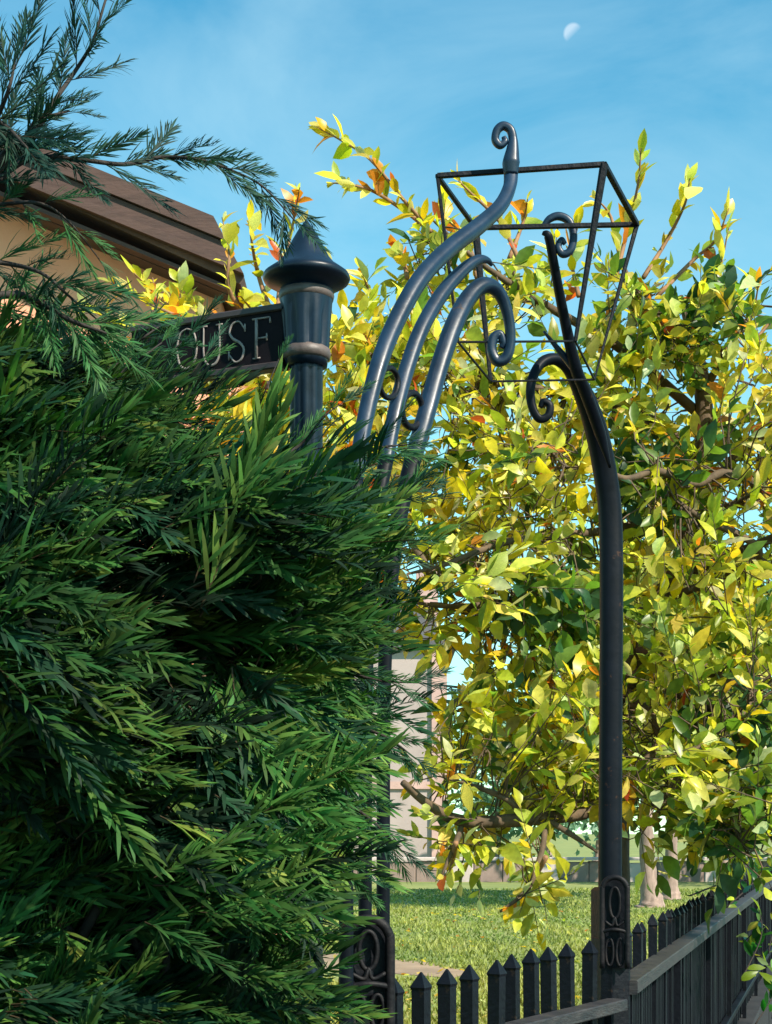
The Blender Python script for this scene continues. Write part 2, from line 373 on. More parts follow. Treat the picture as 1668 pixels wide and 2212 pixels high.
LOW = {'yellow': 2.4, 'lime': 8, 'olive': 5, 'green': 4.5, 'deep': .8, 'pale': 2.6, 'lemon': 2.8}
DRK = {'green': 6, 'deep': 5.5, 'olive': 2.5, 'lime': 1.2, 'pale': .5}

def twig_leaves(base, tip, n, size, wts, spread=0.75, arch=0.0):
    """leaves standing alternately along a twig; returns arrays"""
    base, tip = np.array(base), np.array(tip); d = tip-base; Lg = np.linalg.norm(d); d = d/Lg
    t = np.linspace(.12, 1.0, n)+RNG.uniform(-.03, .03, n)
    sag = np.array([0, 0, 1.0])*arch
    pos = base+d*Lg*t[:, None]+sag*(t*(1-t))[:, None]*Lg
    rnd = RNG.normal(size=(n, 3)); side = np.cross(d, rnd); side /= np.linalg.norm(side, axis=1, keepdims=True)
    lean = np.where(t > .93, .15, spread)[:, None]
    dirs = d*(1-.35*lean)+side*lean+np.array([0, 0, .22])
    ups = RNG.normal(size=(n, 3))*.55+np.array([-.1, -.45, .8])
    sz = size*RNG.uniform(.55, 1.3, n)*(1-.25*(t > .9))
    return pos, dirs, ups, sz, pick(wts, n)

def join(parts): return [np.concatenate(a) for a in zip(*parts)]
def leaf_objects(root, arrs, count, name='leaf'):
    """the leaves that show largest as single objects sharing meshes; returns what is left"""
    pos, dirs, ups, sz, cols = arrs
    n = len(pos); count = min(count, n)
    x, y, z = frames(dirs, ups)
    show = sz/pos[:, 1]*(.35+np.abs(z[:, 1]))
    sel = np.argsort(-show)[:count]
    q = (np.round(cols/.09)*.09+.02)
    cache = {}
    base = WORLDPOS.get(root.name, root.location)
    for i in sel:
        g = int(RNG.integers(0, len(LEAVES))); key = (g, tuple(np.round(q[i], 3)))
        if key not in cache:
            GV, GF = LEAVES[g]; me = mesh_from('leaf', GV, GF, True, np.repeat(np.clip(q[i], 0.01, .9)[None], len(GV), 0)); me.materials.append(M['leaf']); cache[key] = me
        o = bpy.data.objects.new(name, cache[key]); C.objects.link(o); o.parent = root
        s = sz[i]
        mtx = Matrix(((x[i][0]*s, y[i][0]*s, z[i][0]*s, pos[i][0]-base.x), (x[i][1]*s, y[i][1]*s, z[i][1]*s, pos[i][1]-base.y), (x[i][2]*s, y[i][2]*s, z[i][2]*s, pos[i][2]-base.z), (0, 0, 0, 1)))
        o.matrix_local = mtx
    keep = np.ones(n, bool); keep[sel] = False
    return [a[keep] for a in arrs]

# ------------------------------------------------------------------ the autumn tree behind the gate
def big_tree():
    td = 8.6
    base = P(1332, 0, 9.0); base.z = 0
    t = empty('autumn_tree', base, 'big yellow-green autumn tree filling the view behind the gate arch', 'tree')
    top = P(1500, 700, 8.7)
    trunk = [base, P(1330, 1850, 9.0), P(1332, 1600, 9.0), P(1380, 1400, 8.9), P(1500, 1150, 8.8), P(1520, 850, 8.8), P(1470, 640, 8.9)]
    build('trunk', *tube(trunk, [.10, .078, .072, .066, .06, .045, .015], 12, 8, jitter=.05), M['bark'], t)
    limbs = []
    def limb(pts, r0, r1=.008):
        limbs.append(catmull(pts, 8)); build('branch', *tube(pts, [r0*.7, r1*1.3+r0*.25, r1*.8], 8, 8, jitter=.06), M['bark'], t)
    J = lambda y, d=8.85: P(np.interp(y, [640, 850, 1150, 1400, 1600], [1470, 1520, 1500, 1380, 1332]), y, d)
    limb([J(1120), P(1640, 1065, 8.2), P(1570, 1022, 8.0), P(1500, 1046, 7.95), P(1420, 1018, 7.9), P(1350, 1034, 7.8), P(1280, 1002, 7.8), P(1230, 1012, 7.8), P(1190, 975, 7.8)], .036)
    limb([J(1200), P(1450, 1130, 8.6), P(1280, 1150, 8.2), P(1100, 1170, 7.9), P(960, 1220, 7.7), P(880, 1240, 7.6)], .045)
    limb([J(1350), P(1420, 1330, 8.8), P(1200, 1290, 8.4), P(1000, 1310, 7.9), P(880, 1300, 7.7)], .045)
    limb([J(1500), P(1430, 1600, 8.2), P(1290, 1740, 7.9), P(1170, 1765, 7.8), P(1010, 1775, 7.7), P(930, 1740, 7.6), P(870, 1690, 7.5)], .05, .02)
    limb([P(1130, 1768, 7.75), P(1100, 1730, 7.7), P(1030, 1700, 7.7), P(960, 1680, 7.7)], .022)
    limb([P(1170, 1765, 7.75), P(1230, 1800, 7.7), P(1290, 1840, 7.6)], .022)
    limb([P(1180, 1770, 7.75), P(1170, 1840, 7.6), P(1140, 1920, 7.5), P(1080, 1970, 7.5)], .02)
    limb([P(1000, 1775, 7.72), P(985, 1820, 7.6), P(955, 1890, 7.5)], .02)
    limb([J(1000), P(1400, 900, 8.7), P(1200, 850, 8.6), P(1000, 800, 8.3), P(850, 760, 8.1), P(760, 740, 8.0)], .05)
    limb([J(900), P(1350, 760, 8.7), P(1180, 660, 8.5), P(1040, 570, 8.3), P(940, 480, 8.2)], .045)
    limb([P(1520, 850, 8.8), P(1450, 750, 8.6), P(1380, 640, 8.4), P(1340, 560, 8.4)], .04)
    limb([P(1520, 850, 8.8), P(1580, 740, 8.6), P(1640, 660, 8.5)], .035)
    limb([J(1300), P(1640, 1200, 8.3), P(1500, 1110, 8.0), P(1440, 1060, 7.9)], .035)
    limb([J(1400), P(1620, 1500, 8.2), P(1500, 1620, 7.9), P(1420, 1750, 7.7)], .04)
    limb([J(1450), P(1650, 1600, 8.3), P(1640, 1720, 7.8), P(1600, 1820, 7.5)], .04)
    limb([J(1250), P(1700, 1150, 8.4), P(1800, 1100, 8.3), P(1950, 1050, 8.2)], .045)
    limb([J(1050), P(1700, 900, 8.8), P(1800, 780, 8.8), P(1900, 700, 8.8)], .045)
    limb([P(930, 1240, 7.7), P(850, 1100, 7.8), P(780, 950, 7.9), P(740, 850, 7.9)], .03)
    limb([J(1480), P(1350, 1480, 9.3), P(1150, 1500, 9.6), P(950, 1480, 9.7)], .04)
    LP = np.array([tuple(p) for l in limbs for p in l]+[tuple(p) for p in catmull(trunk, 8)[8:]])
    # crown volumes: (x, y, depth, rx, ry, rd, twigs, weights)
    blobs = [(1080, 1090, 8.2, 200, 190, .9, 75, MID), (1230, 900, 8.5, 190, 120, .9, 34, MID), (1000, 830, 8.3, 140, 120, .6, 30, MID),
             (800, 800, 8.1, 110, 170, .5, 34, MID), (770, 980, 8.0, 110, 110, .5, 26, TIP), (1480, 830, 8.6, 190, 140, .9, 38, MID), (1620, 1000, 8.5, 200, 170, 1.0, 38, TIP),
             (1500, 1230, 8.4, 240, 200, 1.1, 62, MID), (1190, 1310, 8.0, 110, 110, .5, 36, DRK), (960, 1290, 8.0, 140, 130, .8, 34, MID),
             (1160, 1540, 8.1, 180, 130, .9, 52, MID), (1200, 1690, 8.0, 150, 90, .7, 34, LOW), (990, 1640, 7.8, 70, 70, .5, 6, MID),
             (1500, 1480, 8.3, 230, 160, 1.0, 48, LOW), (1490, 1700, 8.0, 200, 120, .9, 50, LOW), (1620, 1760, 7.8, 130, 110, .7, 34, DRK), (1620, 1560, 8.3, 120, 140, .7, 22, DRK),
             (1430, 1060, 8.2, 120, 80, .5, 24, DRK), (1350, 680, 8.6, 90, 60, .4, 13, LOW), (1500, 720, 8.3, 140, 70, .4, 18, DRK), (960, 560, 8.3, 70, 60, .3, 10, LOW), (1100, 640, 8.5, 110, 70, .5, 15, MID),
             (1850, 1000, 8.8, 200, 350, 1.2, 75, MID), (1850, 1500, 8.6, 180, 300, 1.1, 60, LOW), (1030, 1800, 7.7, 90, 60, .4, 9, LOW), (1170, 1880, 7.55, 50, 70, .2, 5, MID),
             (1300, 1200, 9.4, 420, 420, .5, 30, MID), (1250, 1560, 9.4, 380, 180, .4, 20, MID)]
    parts = []; TW = MB()
    for (x, y, d, rx, ry, rd, n, wts) in blobs:
        c = np.array(P(x, y, d)); s = np.array((rx/FPX*d, rd, ry/FPX*d))
        for k in range(int(n*1.3)):
            while True:
                q = RNG.uniform(-1, 1, 3)
                if (q**2).sum() < 1: break
            p = c+q*s
            near = LP[np.argmin(((LP-p)**2).sum(1))]
            dr = p-near; dr /= (np.linalg.norm(dr)+1e-6)
            dr = dr*.7+RNG.normal(size=3)*.45+np.array([0, -.1, .28 if y < 1500 else -.12]); dr /= np.linalg.norm(dr)
            Lg = RNG.uniform(.25, .60)
            b = p-dr*Lg*.45; e = p+dr*Lg*.55
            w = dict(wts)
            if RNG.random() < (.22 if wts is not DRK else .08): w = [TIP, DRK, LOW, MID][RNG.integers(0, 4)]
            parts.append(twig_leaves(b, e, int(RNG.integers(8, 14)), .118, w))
            mid = (near+b)/2+RNG.normal(size=3)*.04
            if np.linalg.norm(near-b) < 1.2:
                TW.add(*tube([near, mid, b, e], [.006, .0045, .0035, .0015], 4, 2, cap=False))
    # sprigs on the outline
    sprigs = [([(1000, 600), (930, 500), (870, 430), (800, 345), (740, 305), (685, 275)], 8.2, 26), ([(930, 500), (880, 460), (810, 415), (760, 400), (715, 395)], 8.2, 20),
              ([(1120, 560), (1080, 480), (1020, 420), (985, 385)], 8.4, 12), ([(1100, 560), (1130, 480), (1140, 430)], 8.5, 8),
              ([(1330, 600), (1355, 500), (1378, 400), (1385, 320)], 8.4, 15), ([(1390, 600), (1440, 520), (1480, 440), (1490, 385)], 8.5, 14),
              ([(1420, 640), (1500, 560), (1545, 520), (1575, 450)], 8.5, 14), ([(1400, 680), (1490, 650), (1550, 590), (1575, 490)], 8.5, 13),
              ([(1560, 760), (1620, 690), (1640, 610)], 8.5, 12), ([(1600, 780), (1660, 700), (1720, 640)], 8.6, 12), ([(1250, 640), (1235, 560), (1250, 480)], 8.6, 8),
              ([(820, 720), (800, 640), (780, 580)], 8.1, 10), ([(1030, 600), (1010, 520), (960, 470)], 8.3, 10), ([(1180, 1850), (1140, 1920), (1085, 1968)], 7.5, 12), ([(985, 1820), (975, 1870), (955, 1900)], 7.5, 8),
              ([(1450, 720), (1540, 690), (1590, 640)], 8.4, 12), ([(880, 600), (870, 560), (850, 530)], 8.2, 7), ([(1340, 560), (1320, 470), (1290, 430)], 8.6, 7)]
    sp = []
    for pts, d, n in sprigs:
        pp = [P(x, y, d+.12*math.sin(i*1.7)) for i, (x, y) in enumerate(pts)]
        path = catmull(pp, 6); build('sprig', *tube(pp, [.014, .009, .003], 5, 5), M['twig'], t)
        for k in range(n):
            f = .1+.9*k/(n-1); i = min(int(f*(len(path)-1)), len(path)-2)
            a, b2 = path[i], path[i+1]; dv_ = (b2-a).normalized()
            sp.append(twig_leaves(a-dv_*.01, a+dv_*.02, 1 if k % 3 else 2, .125, TIP, spread=.7 if k < n-1 else .1))
    arr = join(parts)
    arr_s = join(sp)
    rest_s = leaf_objects(t, arr_s, 230)
    rest = leaf_objects(t, arr, 70)
    rest = [np.concatenate(q) for q in zip(rest, rest_s)]
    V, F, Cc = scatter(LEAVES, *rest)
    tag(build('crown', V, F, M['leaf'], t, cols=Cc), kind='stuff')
    tag(TW.build('twigs', M['bark'], t, True), kind='stuff')
    print('tree leaves', len(rest[0]))
big_tree()

def shrub_left():
    d0 = 7.6; base = P(640, 0, d0); base.z = 0
    t = empty('yellow_shrub', base, 'yellow-leaved young tree behind the sign and its post', 'tree')
    build('trunk', *tube([base, P(650, 1500, d0), P(640, 1100, d0), P(620, 850, d0), P(600, 700, d0)], [.06, .05, .04, .03, .01], 9, 8, jitter=.05), M['bark'], t)
    parts = []; sp = []
    sprigs = [([(620, 800), (600, 660), (630, 500), (648, 405)], 16), ([(600, 760), (500, 640), (495, 540), (480, 470)], 14), ([(600, 720), (560, 600), (545, 530), (540, 480)], 12),
              ([(600, 760), (480, 720), (330, 660), (220, 600)], 20), ([(560, 760), (420, 700), (340, 640), (290, 590)], 16), ([(480, 760), (300, 720), (180, 660)], 14),
              ([(620, 780), (560, 690), (520, 640)], 12), ([(640, 800), (700, 680), (710, 560)], 10), ([(600, 700), (630, 600), (600, 540)], 10), ([(420, 740), (350, 690), (330, 600)], 10)]
    for pts, n in sprigs:
        pp = [P(x, y, d0+.2*math.sin(i*2.1+n)) for i, (x, y) in enumerate(pts)]
        path = catmull(pp, 6); build('sprig', *tube(pp, [.016, .009, .003], 5, 5), M['twig'], t)
        for k in range(n):
            f = .1+.9*k/(n-1); i = min(int(f*(len(path)-1)), len(path)-2); a, b2 = path[i], path[i+1]; dv_ = (b2-a).normalized()
            sp.append(twig_leaves(a-dv_*.01, a+dv_*.02, 2, .115, TIP, spread=.75))
    for (x, y, rx, ry, n) in [(600, 890, 130, 100, 30), (500, 860, 100, 60, 16), (660, 1050, 120, 120, 26), (560, 1000, 150, 100, 20), (430, 720, 110, 50, 10), (640, 1300, 130, 200, 20)]:
        for k in range(n):
            q = RNG.uniform(-1, 1, 3); p = np.array(P(x+q[0]*rx, y+q[1]*ry, d0+.4*q[2])); dr = RNG.normal(size=3)+np.array([0, 0, .5]); dr /= np.linalg.norm(dr)
            parts.append(twig_leaves(p, p+dr*RNG.uniform(.2, .38), 12, .11, TIP if k % 2 else MID))
    rest_s = leaf_objects(t, join(sp), 190)
    rest = [np.concatenate(q) for q in zip(join(parts), rest_s)]
    V, F, Cc = scatter(LEAVES, *rest); tag(build('crown', V, F, M['leaf'], t, cols=Cc), kind='stuff')
shrub_left()

# far park trees -----------------------------------------------------
def far_tree(name, x, d, hgt, rw, label, pal, n, low=.25, tr=.2, lf=.42):
    base = Vector(((x-834)/FPX*d, d, 0))
    t = empty(name, base, label, 'tree', 'trees across the lawn')
    build('trunk', *tube([base+Vector((0, 0, -.1)), base+Vector((.02, 0, .12)), base+Vector((.05*math.sin(x), 0, .5)), base+Vector((.14*math.sin(x), 0, hgt*.2)), base+Vector((.10*math.sin(x), 0, hgt*.4)), base+Vector((-.1, 0, hgt*.8))], [tr*1.9, tr*1.35, tr*.9, tr*.78, tr*.66, tr*.2], 13, 6, jitter=.13), M['trunk_far'], t)
    q = RNG.normal(size=(n, 3)); q /= np.linalg.norm(q, axis=1, keepdims=True); q *= RNG.uniform(.45, 1, (n, 1))
    lump = 1+.22*np.sin(q[:, :1]*7+3)*np.cos(q[:, 2:]*6)
    pos = np.array(base)+q*lump*np.array((rw, rw, hgt*(1-low)/2))+np.array((0, 0, hgt*(low+(1-low)/2)))
    cols = np.array(pal)[RNG.integers(0, len(pal), n)]*RNG.uniform(.75, 1.25, (n, 1))
    V, F, Cc = scatter(LEAVES, pos, RNG.normal(size=(n, 3)), RNG.normal(size=(n, 3))+np.array((0, -.4, .5)), RNG.uniform(.6, 1.3, n)*lf, cols)
    tag(build('crown', V, F, M['far_leaf'], t, cols=Cc), kind='stuff')
HAZY = [(0.16, 0.30, 0.20), (0.22, 0.36, 0.25), (0.12, 0.24, 0.15)]; GL = [(0.10, 0.19, 0.05), (0.18, 0.25, 0.05), (0.06, 0.13, 0.05)]; YL = [(.42, .40, .06), (.28, .33, .05), (.5, .44, .1)]  # first palette: haze of distance put into the leaf colour
far_tree('park_tree', 1070, 88, 9, 3.2, 'blue-green distant tree just right of the pale house', HAZY, 2600, .08)
far_tree('park_tree', 1185, 96, 11, 3.6, 'blue-green distant tree in the middle of the gate opening', HAZY, 2600, .08)
far_tree('park_tree', 1290, 84, 9, 2.8, 'blue-green distant tree nearest the right gate post', HAZY, 2200, .08)
far_tree('park_tree', 1405, 34, 8.5, 2.6, 'thick pale trunk standing right of the gate post beyond the railing', YL, 2400, .34, .2, .3)
far_tree('park_tree', 1448, 38, 8.5, 2.4, 'pale pink trunk above the railing spikes, right of the thicker trunk', YL, 2200, .34, .17, .3)
far_tree('park_tree', 1325, 33, 8.5, 2.8, 'yellow tree out on the lawn straight behind the right gate post', YL, 3000, .28, .1, .26)
far_tree('park_tree', 1560, 60, 12, 5.0, 'green tree far beyond the railing at the right', GL, 3000, .1)
far_tree('park_tree', 1760, 48, 11, 4.5, 'green tree beyond the railing at the far right edge', GL, 3000, .1)

n = 900; fx = RNG.uniform(-3, 7, n); fy = RNG.uniform(8, 34, n); fl = np.stack([fx, fy, RNG.uniform(.012, .03, n)], 1)
fl = fl[(fl[:, 0] < .7+.288*(fl[:, 1]-5.6))]; n = len(fl)
V, F, Cc = scatter(LEAVES, fl, np.stack([RNG.normal(size=n), RNG.normal(size=n), RNG.normal(size=n)*.1], 1), np.stack([RNG.normal(size=n)*.2, RNG.normal(size=n)*.2, np.ones(n)], 1), RNG.uniform(.08, .14, n), pick(TIP, n))
tag(build('fallen_leaves', V, F, M['leaf'], cols=Cc), 'yellow and orange leaves fallen on the lawn and path', 'leaves', kind='stuff')
def grass_blades(n=60000):
    y = 11+RNG.random(n)**1.6*34; x = RNG.uniform(-.06, .30, n)*y
    ok = (x < .5+.288*(y-5.6)) & ~((x < 1.0) & (y > 17.2+np.maximum(0, -x)*.2) & (y < 20.6+np.maximum(0, -x)*.3) & (x+.55*(y-17.3) < 1.4)); x, y = x[ok], y[ok]; n = len(x)
    patch = .5+.5*np.sin(x*1.9+y*.7)*np.sin(y*.55-x*1.3)
    h = RNG.uniform(.03, .085, n)*(.6+.7*patch); w = RNG.uniform(.006, .013, n)*(1+y/30); a = RNG.uniform(0, 2*math.pi, n); ln_ = RNG.normal(0, .5, (n, 2))*h[:, None]
    V = np.zeros((n, 3, 3)); V[:, :, 0] = x[:, None]; V[:, :, 1] = y[:, None]
    V[:, 0, 0] -= w*np.cos(a); V[:, 0, 1] -= w*np.sin(a); V[:, 1, 0] += w*np.cos(a); V[:, 1, 1] += w*np.sin(a)
    V[:, 2, 0] += ln_[:, 0]; V[:, 2, 1] += ln_[:, 1]; V[:, 2, 2] = h
    c = (np.array((.13, .20, .035))*(1-patch[:, None])+np.array((.30, .32, .07))*patch[:, None])*RNG.uniform(.6, 1.35, (n, 1))
    F = np.arange(3*n).reshape(-1, 3).tolist()
    tag(build('grass', V.reshape(-1, 3), F, M['far_leaf'], cols=np.repeat(c, 3, 0)), 'short yellow-green grass of the lawn beyond the gate', 'grass', kind='stuff')
grass_blades()
# ------------------------------------------------------------------ railing, gate and arch
LEG_L = Vector((-0.017, 4.2, 0)); LEG_R = Vector((0.80, 5.6, 0))
def spear(h, w):
    """square picket with a pyramid point, base at 0"""
    a = w/2; k = .78*a
    V = []
    for z, r in ((0, a), (h-w*1.25, a), (h-w*1.05, a*1.16), (h-w*.85, a*1.0), (h, .002)):
        V += [(-r, -r, z), (r, -r, z), (r, r, z), (-r, r, z)]
    F = [(3, 2, 1, 0)]
    for i in range(4):
        for k in range(4): F.append((i*4+k, i*4+(k+1) % 4, i*4+4+(k+1) % 4, i*4+4+k))
    F.append((16, 17, 18, 19))
    return V, F
def picket_mesh(h, w, m):
    me = mesh_from('picket', *spear(h, w), smooth=False); me.materials.append(m); return me
TOPZ = EYE-0.362
def pickets(root, a, b, n, h, w, me=None, name='picket', t0=0.0, t1=1.0, sag=0.0):
    a, b = Vector(a), Vector(b); ang = math.atan2(b.y-a.y, b.x-a.x)
    me = me or picket_mesh(h, w, M['iron_dark'])
    for k in range(n):
        t = t0+(t1-t0)*(k/(n-1) if n > 1 else 0)
        o = bpy.data.objects.new(name, me); C.objects.link(o)
        p = a.lerp(b, t); p.z = 0.12+RNG.uniform(-.007, .007)-sag*(1-t)
        place(o, p, root); o.rotation_euler = (RNG.uniform(-.014, .014), RNG.uniform(-.014, .014), ang+RNG.uniform(-.1, .1))
    return me
gate = empty('garden_gate', LEG_L.lerp(LEG_R, .5), 'dark iron picket gate between the two legs of the arch', 'gate')
ga, gb = LEG_L.lerp(LEG_R, .055), LEG_L.lerp(LEG_R, .965)
pickets(gate, ga, gb, 11, TOPZ-.12, .040, sag=.03)
gd = (gb-ga).normalized(); gn = Vector((gd.y, -gd.x, 0))
def rail(root, a, b, z, off, w, h, m, name='rail'):
    a2 = Vector((a.x, a.y, z))+gnx*off; b2 = Vector((b.x, b.y, z))+gnx*off
    return build(name, *beam(a2, b2, w, h), m, root, smooth=False)
gnx = gn
rail(gate, ga-gd*.03, gb-gd*.01, EYE-.60, .052, .075, .042, M['iron_worn'])
rail(gate, ga-gd*.03, gb-gd*.01, .30, .045, .05, .04, M['iron_dark'])
for k in range(22):                 # dog bars below the gate rail
    p = ga.lerp(gb, (k+.5)/22); V, F = box((p.x, p.y, .14), .018, .018, EYE-.62-.14, math.atan2(gd.y, gd.x)); build('dog_bar', V, F, M['iron_dark'], gate, smooth=False)

fd = Vector((.277, .961, 0)).normalized(); FE = LEG_R+fd*17.0
fence = empty('iron_railing', LEG_R+fd*6, 'long dark iron railing running from the right gate post into the distance', 'railing')
fa = LEG_R+fd*.12
me_f = pickets(fence, fa, FE, 78, TOPZ-.12, .036)
gnx = Vector((fd.y, -fd.x, 0))
rail(fence, LEG_R-fd*.02, FE, EYE-.545, .055, .085, .05, M['iron_worn'])
rail(fence, fa, FE, .32, .045, .05, .04, M['iron_dark'])
for k in range(0, 10):              # short struts that carry the rail
    p = LEG_R+fd*(.1+k*1.8); V, F = box((p.x+gnx.x*.05, p.y+gnx.y*.05, .02), .03, .03, EYE-.575, math.atan2(fd.y, fd.x)); build('stay', V, F, M['iron_dark'], fence, smooth=False)
dog = mesh_from('dog_bar', *box((0, 0, 0), .026, .026, EYE-.575-.13), smooth=False); dog.materials.append(M['iron_dark'])
for k in range(290):
    p = fa.lerp(FE, (k+.5)/290); o = bpy.data.objects.new('dog_bar', dog); C.objects.link(o); place(o, (p.x, p.y, .13), fence); o.rotation_euler[2] = math.atan2(fd.y, fd.x)
def plinth(name, pts, w, label):
    t = empty(name, Vector(pts[0]), label, 'wall')
    for a, b in zip(pts[:-1], pts[1:]):
        a, b = Vector(a), Vector(b); n = max(1, round((b-a).length/1.1))
        for k in range(n):      # long blocks with open joints, then the coping
            p, q = a.lerp(b, k/n), a.lerp(b, (k+1)/n-.006/(b-a).length)
            for r_ in range(2):
                z = STREET+.01+.365*r_+.18; build('block', *beam(Vector((p.x, p.y, z)), Vector((q.x, q.y, z)), w-.01*((k+r_) % 2), .355, bev=.012), M['dark_stone'], t, smooth=False)
            build('coping', *beam(Vector((p.x, p.y, .07)), Vector((q.x, q.y, .07)), w+.05, .10, bev=.015), M['dark_stone'], t, smooth=False)
plinth('retaining_wall', [LEG_R+fd*.1, FE], .24, 'low dark stone wall under the long railing')
plinth('retaining_wall', [LEG_L, LEG_R], .22, 'short dark stone sill under the picket gate')
plinth('retaining_wall', [(-1.9, 1.2, 0), (.02, 2.45, 0), (.30, 3.6, 0), (-.017, 4.2, 0)], .2, 'dark stone edging under the evergreen hedge')
# the railing goes on towards the viewer behind the hedge
nfd = Vector((-.5, -.86, 0)); NE = LEG_L+nfd*1.0
near = empty('near_railing', LEG_L+nfd*.5, 'short dark railing left of the gate, hidden in the evergreen hedge', 'railing')
pickets(near, LEG_L+nfd*.16, NE, 7, TOPZ-.12, .036, me_f); gnx = Vector((nfd.y, -nfd.x, 0))
rail(near, LEG_L+nfd*.05, NE, EYE-.56, 0.0, .06, .045, M['iron_dark'])

arch = empty('gate_arch', LEG_L.lerp(LEG_R, .5)+Vector((0, 0, .1)), 'blue-black wrought iron gate arch with scrolled ends over the gate', 'gate arch')
def px(pts): return [P(*p) for p in pts]
def bar(name, pts, rs, m='iron', sides=12, smooth=8, square=.72):
    rr = [r/FPX*p[2] for r, p in zip(rs, pts)]
    return build(name, *tube(px(pts), rr, sides, smooth, square=square), M[m], arch)
# three left standards
A = [(748, 2300, 3.92), (748, 1900, 3.92), (750, 1500, 3.92), (756, 1230, 3.93), (768, 1040, 3.95), (786, 920, 3.98), (818, 790, 4.03), (858, 690, 4.10), (910, 600, 4.18), (970, 538, 4.28), (1035, 488, 4.38), (1080, 446, 4.47), (1101, 404, 4.53), (1104, 366, 4.56)]
bar('upright', A[:5], [16, 16, 16, 16.5, 17], m='iron_deep')  # lower end of the same bar, its darker tone put into the colour
bar('standard', A[4:], [17, 18, 19, 19, 18.5, 17.5, 16.5, 15, 14.5, 15])
B_ = [(789, 2300, 4.08), (789, 1900, 4.08), (791, 1500, 4.08), (799, 1250, 4.09), (816, 1090, 4.12), (833, 1000, 4.15), (852, 900, 4.19), (878, 800, 4.25), (910, 712, 4.31), (954, 636, 4.39), (1000, 584, 4.46), (1032, 562, 4.5), (1052, 562, 4.53), (1062, 572, 4.55)]
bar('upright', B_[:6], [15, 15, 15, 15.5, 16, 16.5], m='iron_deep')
bar('standard', B_[5:], [16.5, 17, 17, 16.5, 15.5, 13, 10, 7, 4])
C_ = [(828, 2300, 4.22), (828, 1900, 4.22), (830, 1500, 4.22), (840, 1300, 4.23), (862, 1120, 4.26), (893, 990, 4.30), (922, 890, 4.34), (950, 790, 4.40), (982, 700, 4.46), (1015, 640, 4.52), (1048, 616, 4.56), (1078, 632, 4.6), (1097, 680, 4.62), (1103, 735, 4.63), (1094, 772, 4.63), (1074, 780, 4.63), (1062, 757, 4.63), (1066, 730, 4.63), (1080, 722, 4.63), (1087, 740, 4.63), (1083, 752, 4.63)]
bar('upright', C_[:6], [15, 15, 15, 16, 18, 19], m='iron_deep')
bar('standard', C_[5:], [19, 20, 20, 20, 18, 16, 14, 12, 11, 11, 11, 10.5, 10, 9, 8, 5], smooth=6)
# scroll on top
bar('scroll', [(1104, 378, 4.545), (1104, 352, 4.545), (1107, 325, 4.545), (1108, 300, 4.545), (1102, 280, 4.545), (1087, 272, 4.545), (1074, 282, 4.545), (1070, 302, 4.545), (1080, 314, 4.545), (1091, 306, 4.545), (1088, 296, 4.545)], [15, 19, 14, 9.5, 9, 9, 9, 8.5, 8, 7, 5])
# collars that tie the standards
def ring(cx, cy, d, rx, ry, r):
    n = 22; pts = [P(cx+rx*math.cos(a), cy+ry*math.sin(a), d+.05*math.cos(a)) for a in np.linspace(0, 2*math.pi, n, endpoint=False)]
    V, F = tube(pts+[pts[0]], r/FPX*d, 8, 2, cap=False); build('ring', V, F, M['iron_dark'], arch)
ring(840, 827, 4.14, 20, 32, 6.5); ring(890, 886, 4.28, 22, 37, 7.5)
# right standards
D_ = [(1318, 2260, 5.6), (1318, 1900, 5.6), (1320, 1500, 5.6), (1321, 1250, 5.6), (1318, 1110, 5.6), (1307, 1020, 5.58), (1288, 930, 5.54), (1262, 855, 5.48), (1232, 798, 5.42), (1200, 776, 5.37), (1168, 786, 5.33), (1148, 826, 5.3), (1148, 872, 5.3), (1164, 904, 5.3), (1184, 898, 5.3), (1188, 876, 5.3), (1174, 868, 5.3), (1167, 880, 5.3)]
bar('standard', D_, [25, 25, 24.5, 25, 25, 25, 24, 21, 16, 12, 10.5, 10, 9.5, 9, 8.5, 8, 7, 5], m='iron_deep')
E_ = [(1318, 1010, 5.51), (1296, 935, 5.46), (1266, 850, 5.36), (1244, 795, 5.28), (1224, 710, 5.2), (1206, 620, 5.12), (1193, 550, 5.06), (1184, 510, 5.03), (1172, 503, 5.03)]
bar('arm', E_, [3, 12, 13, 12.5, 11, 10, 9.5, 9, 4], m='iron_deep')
bar('spike', [(1252, 808, 5.30), (1215, 765, 5.26), (1175, 716, 5.2)], [10, 7, 2.5], sides=8)
bar('scroll', [(1172, 492, 5.055), (1186, 474, 5.055), (1207, 467, 5.055), (1229, 478, 5.055), (1239, 508, 5.055), (1233, 540, 5.055), (1216, 549, 5.055), (1206, 534, 5.055), (1213, 519, 5.055), (1221, 527, 5.055)], [5, 8, 8.5, 8.5, 8.5, 8.5, 8, 7.5, 7, 4.5], sides=10)
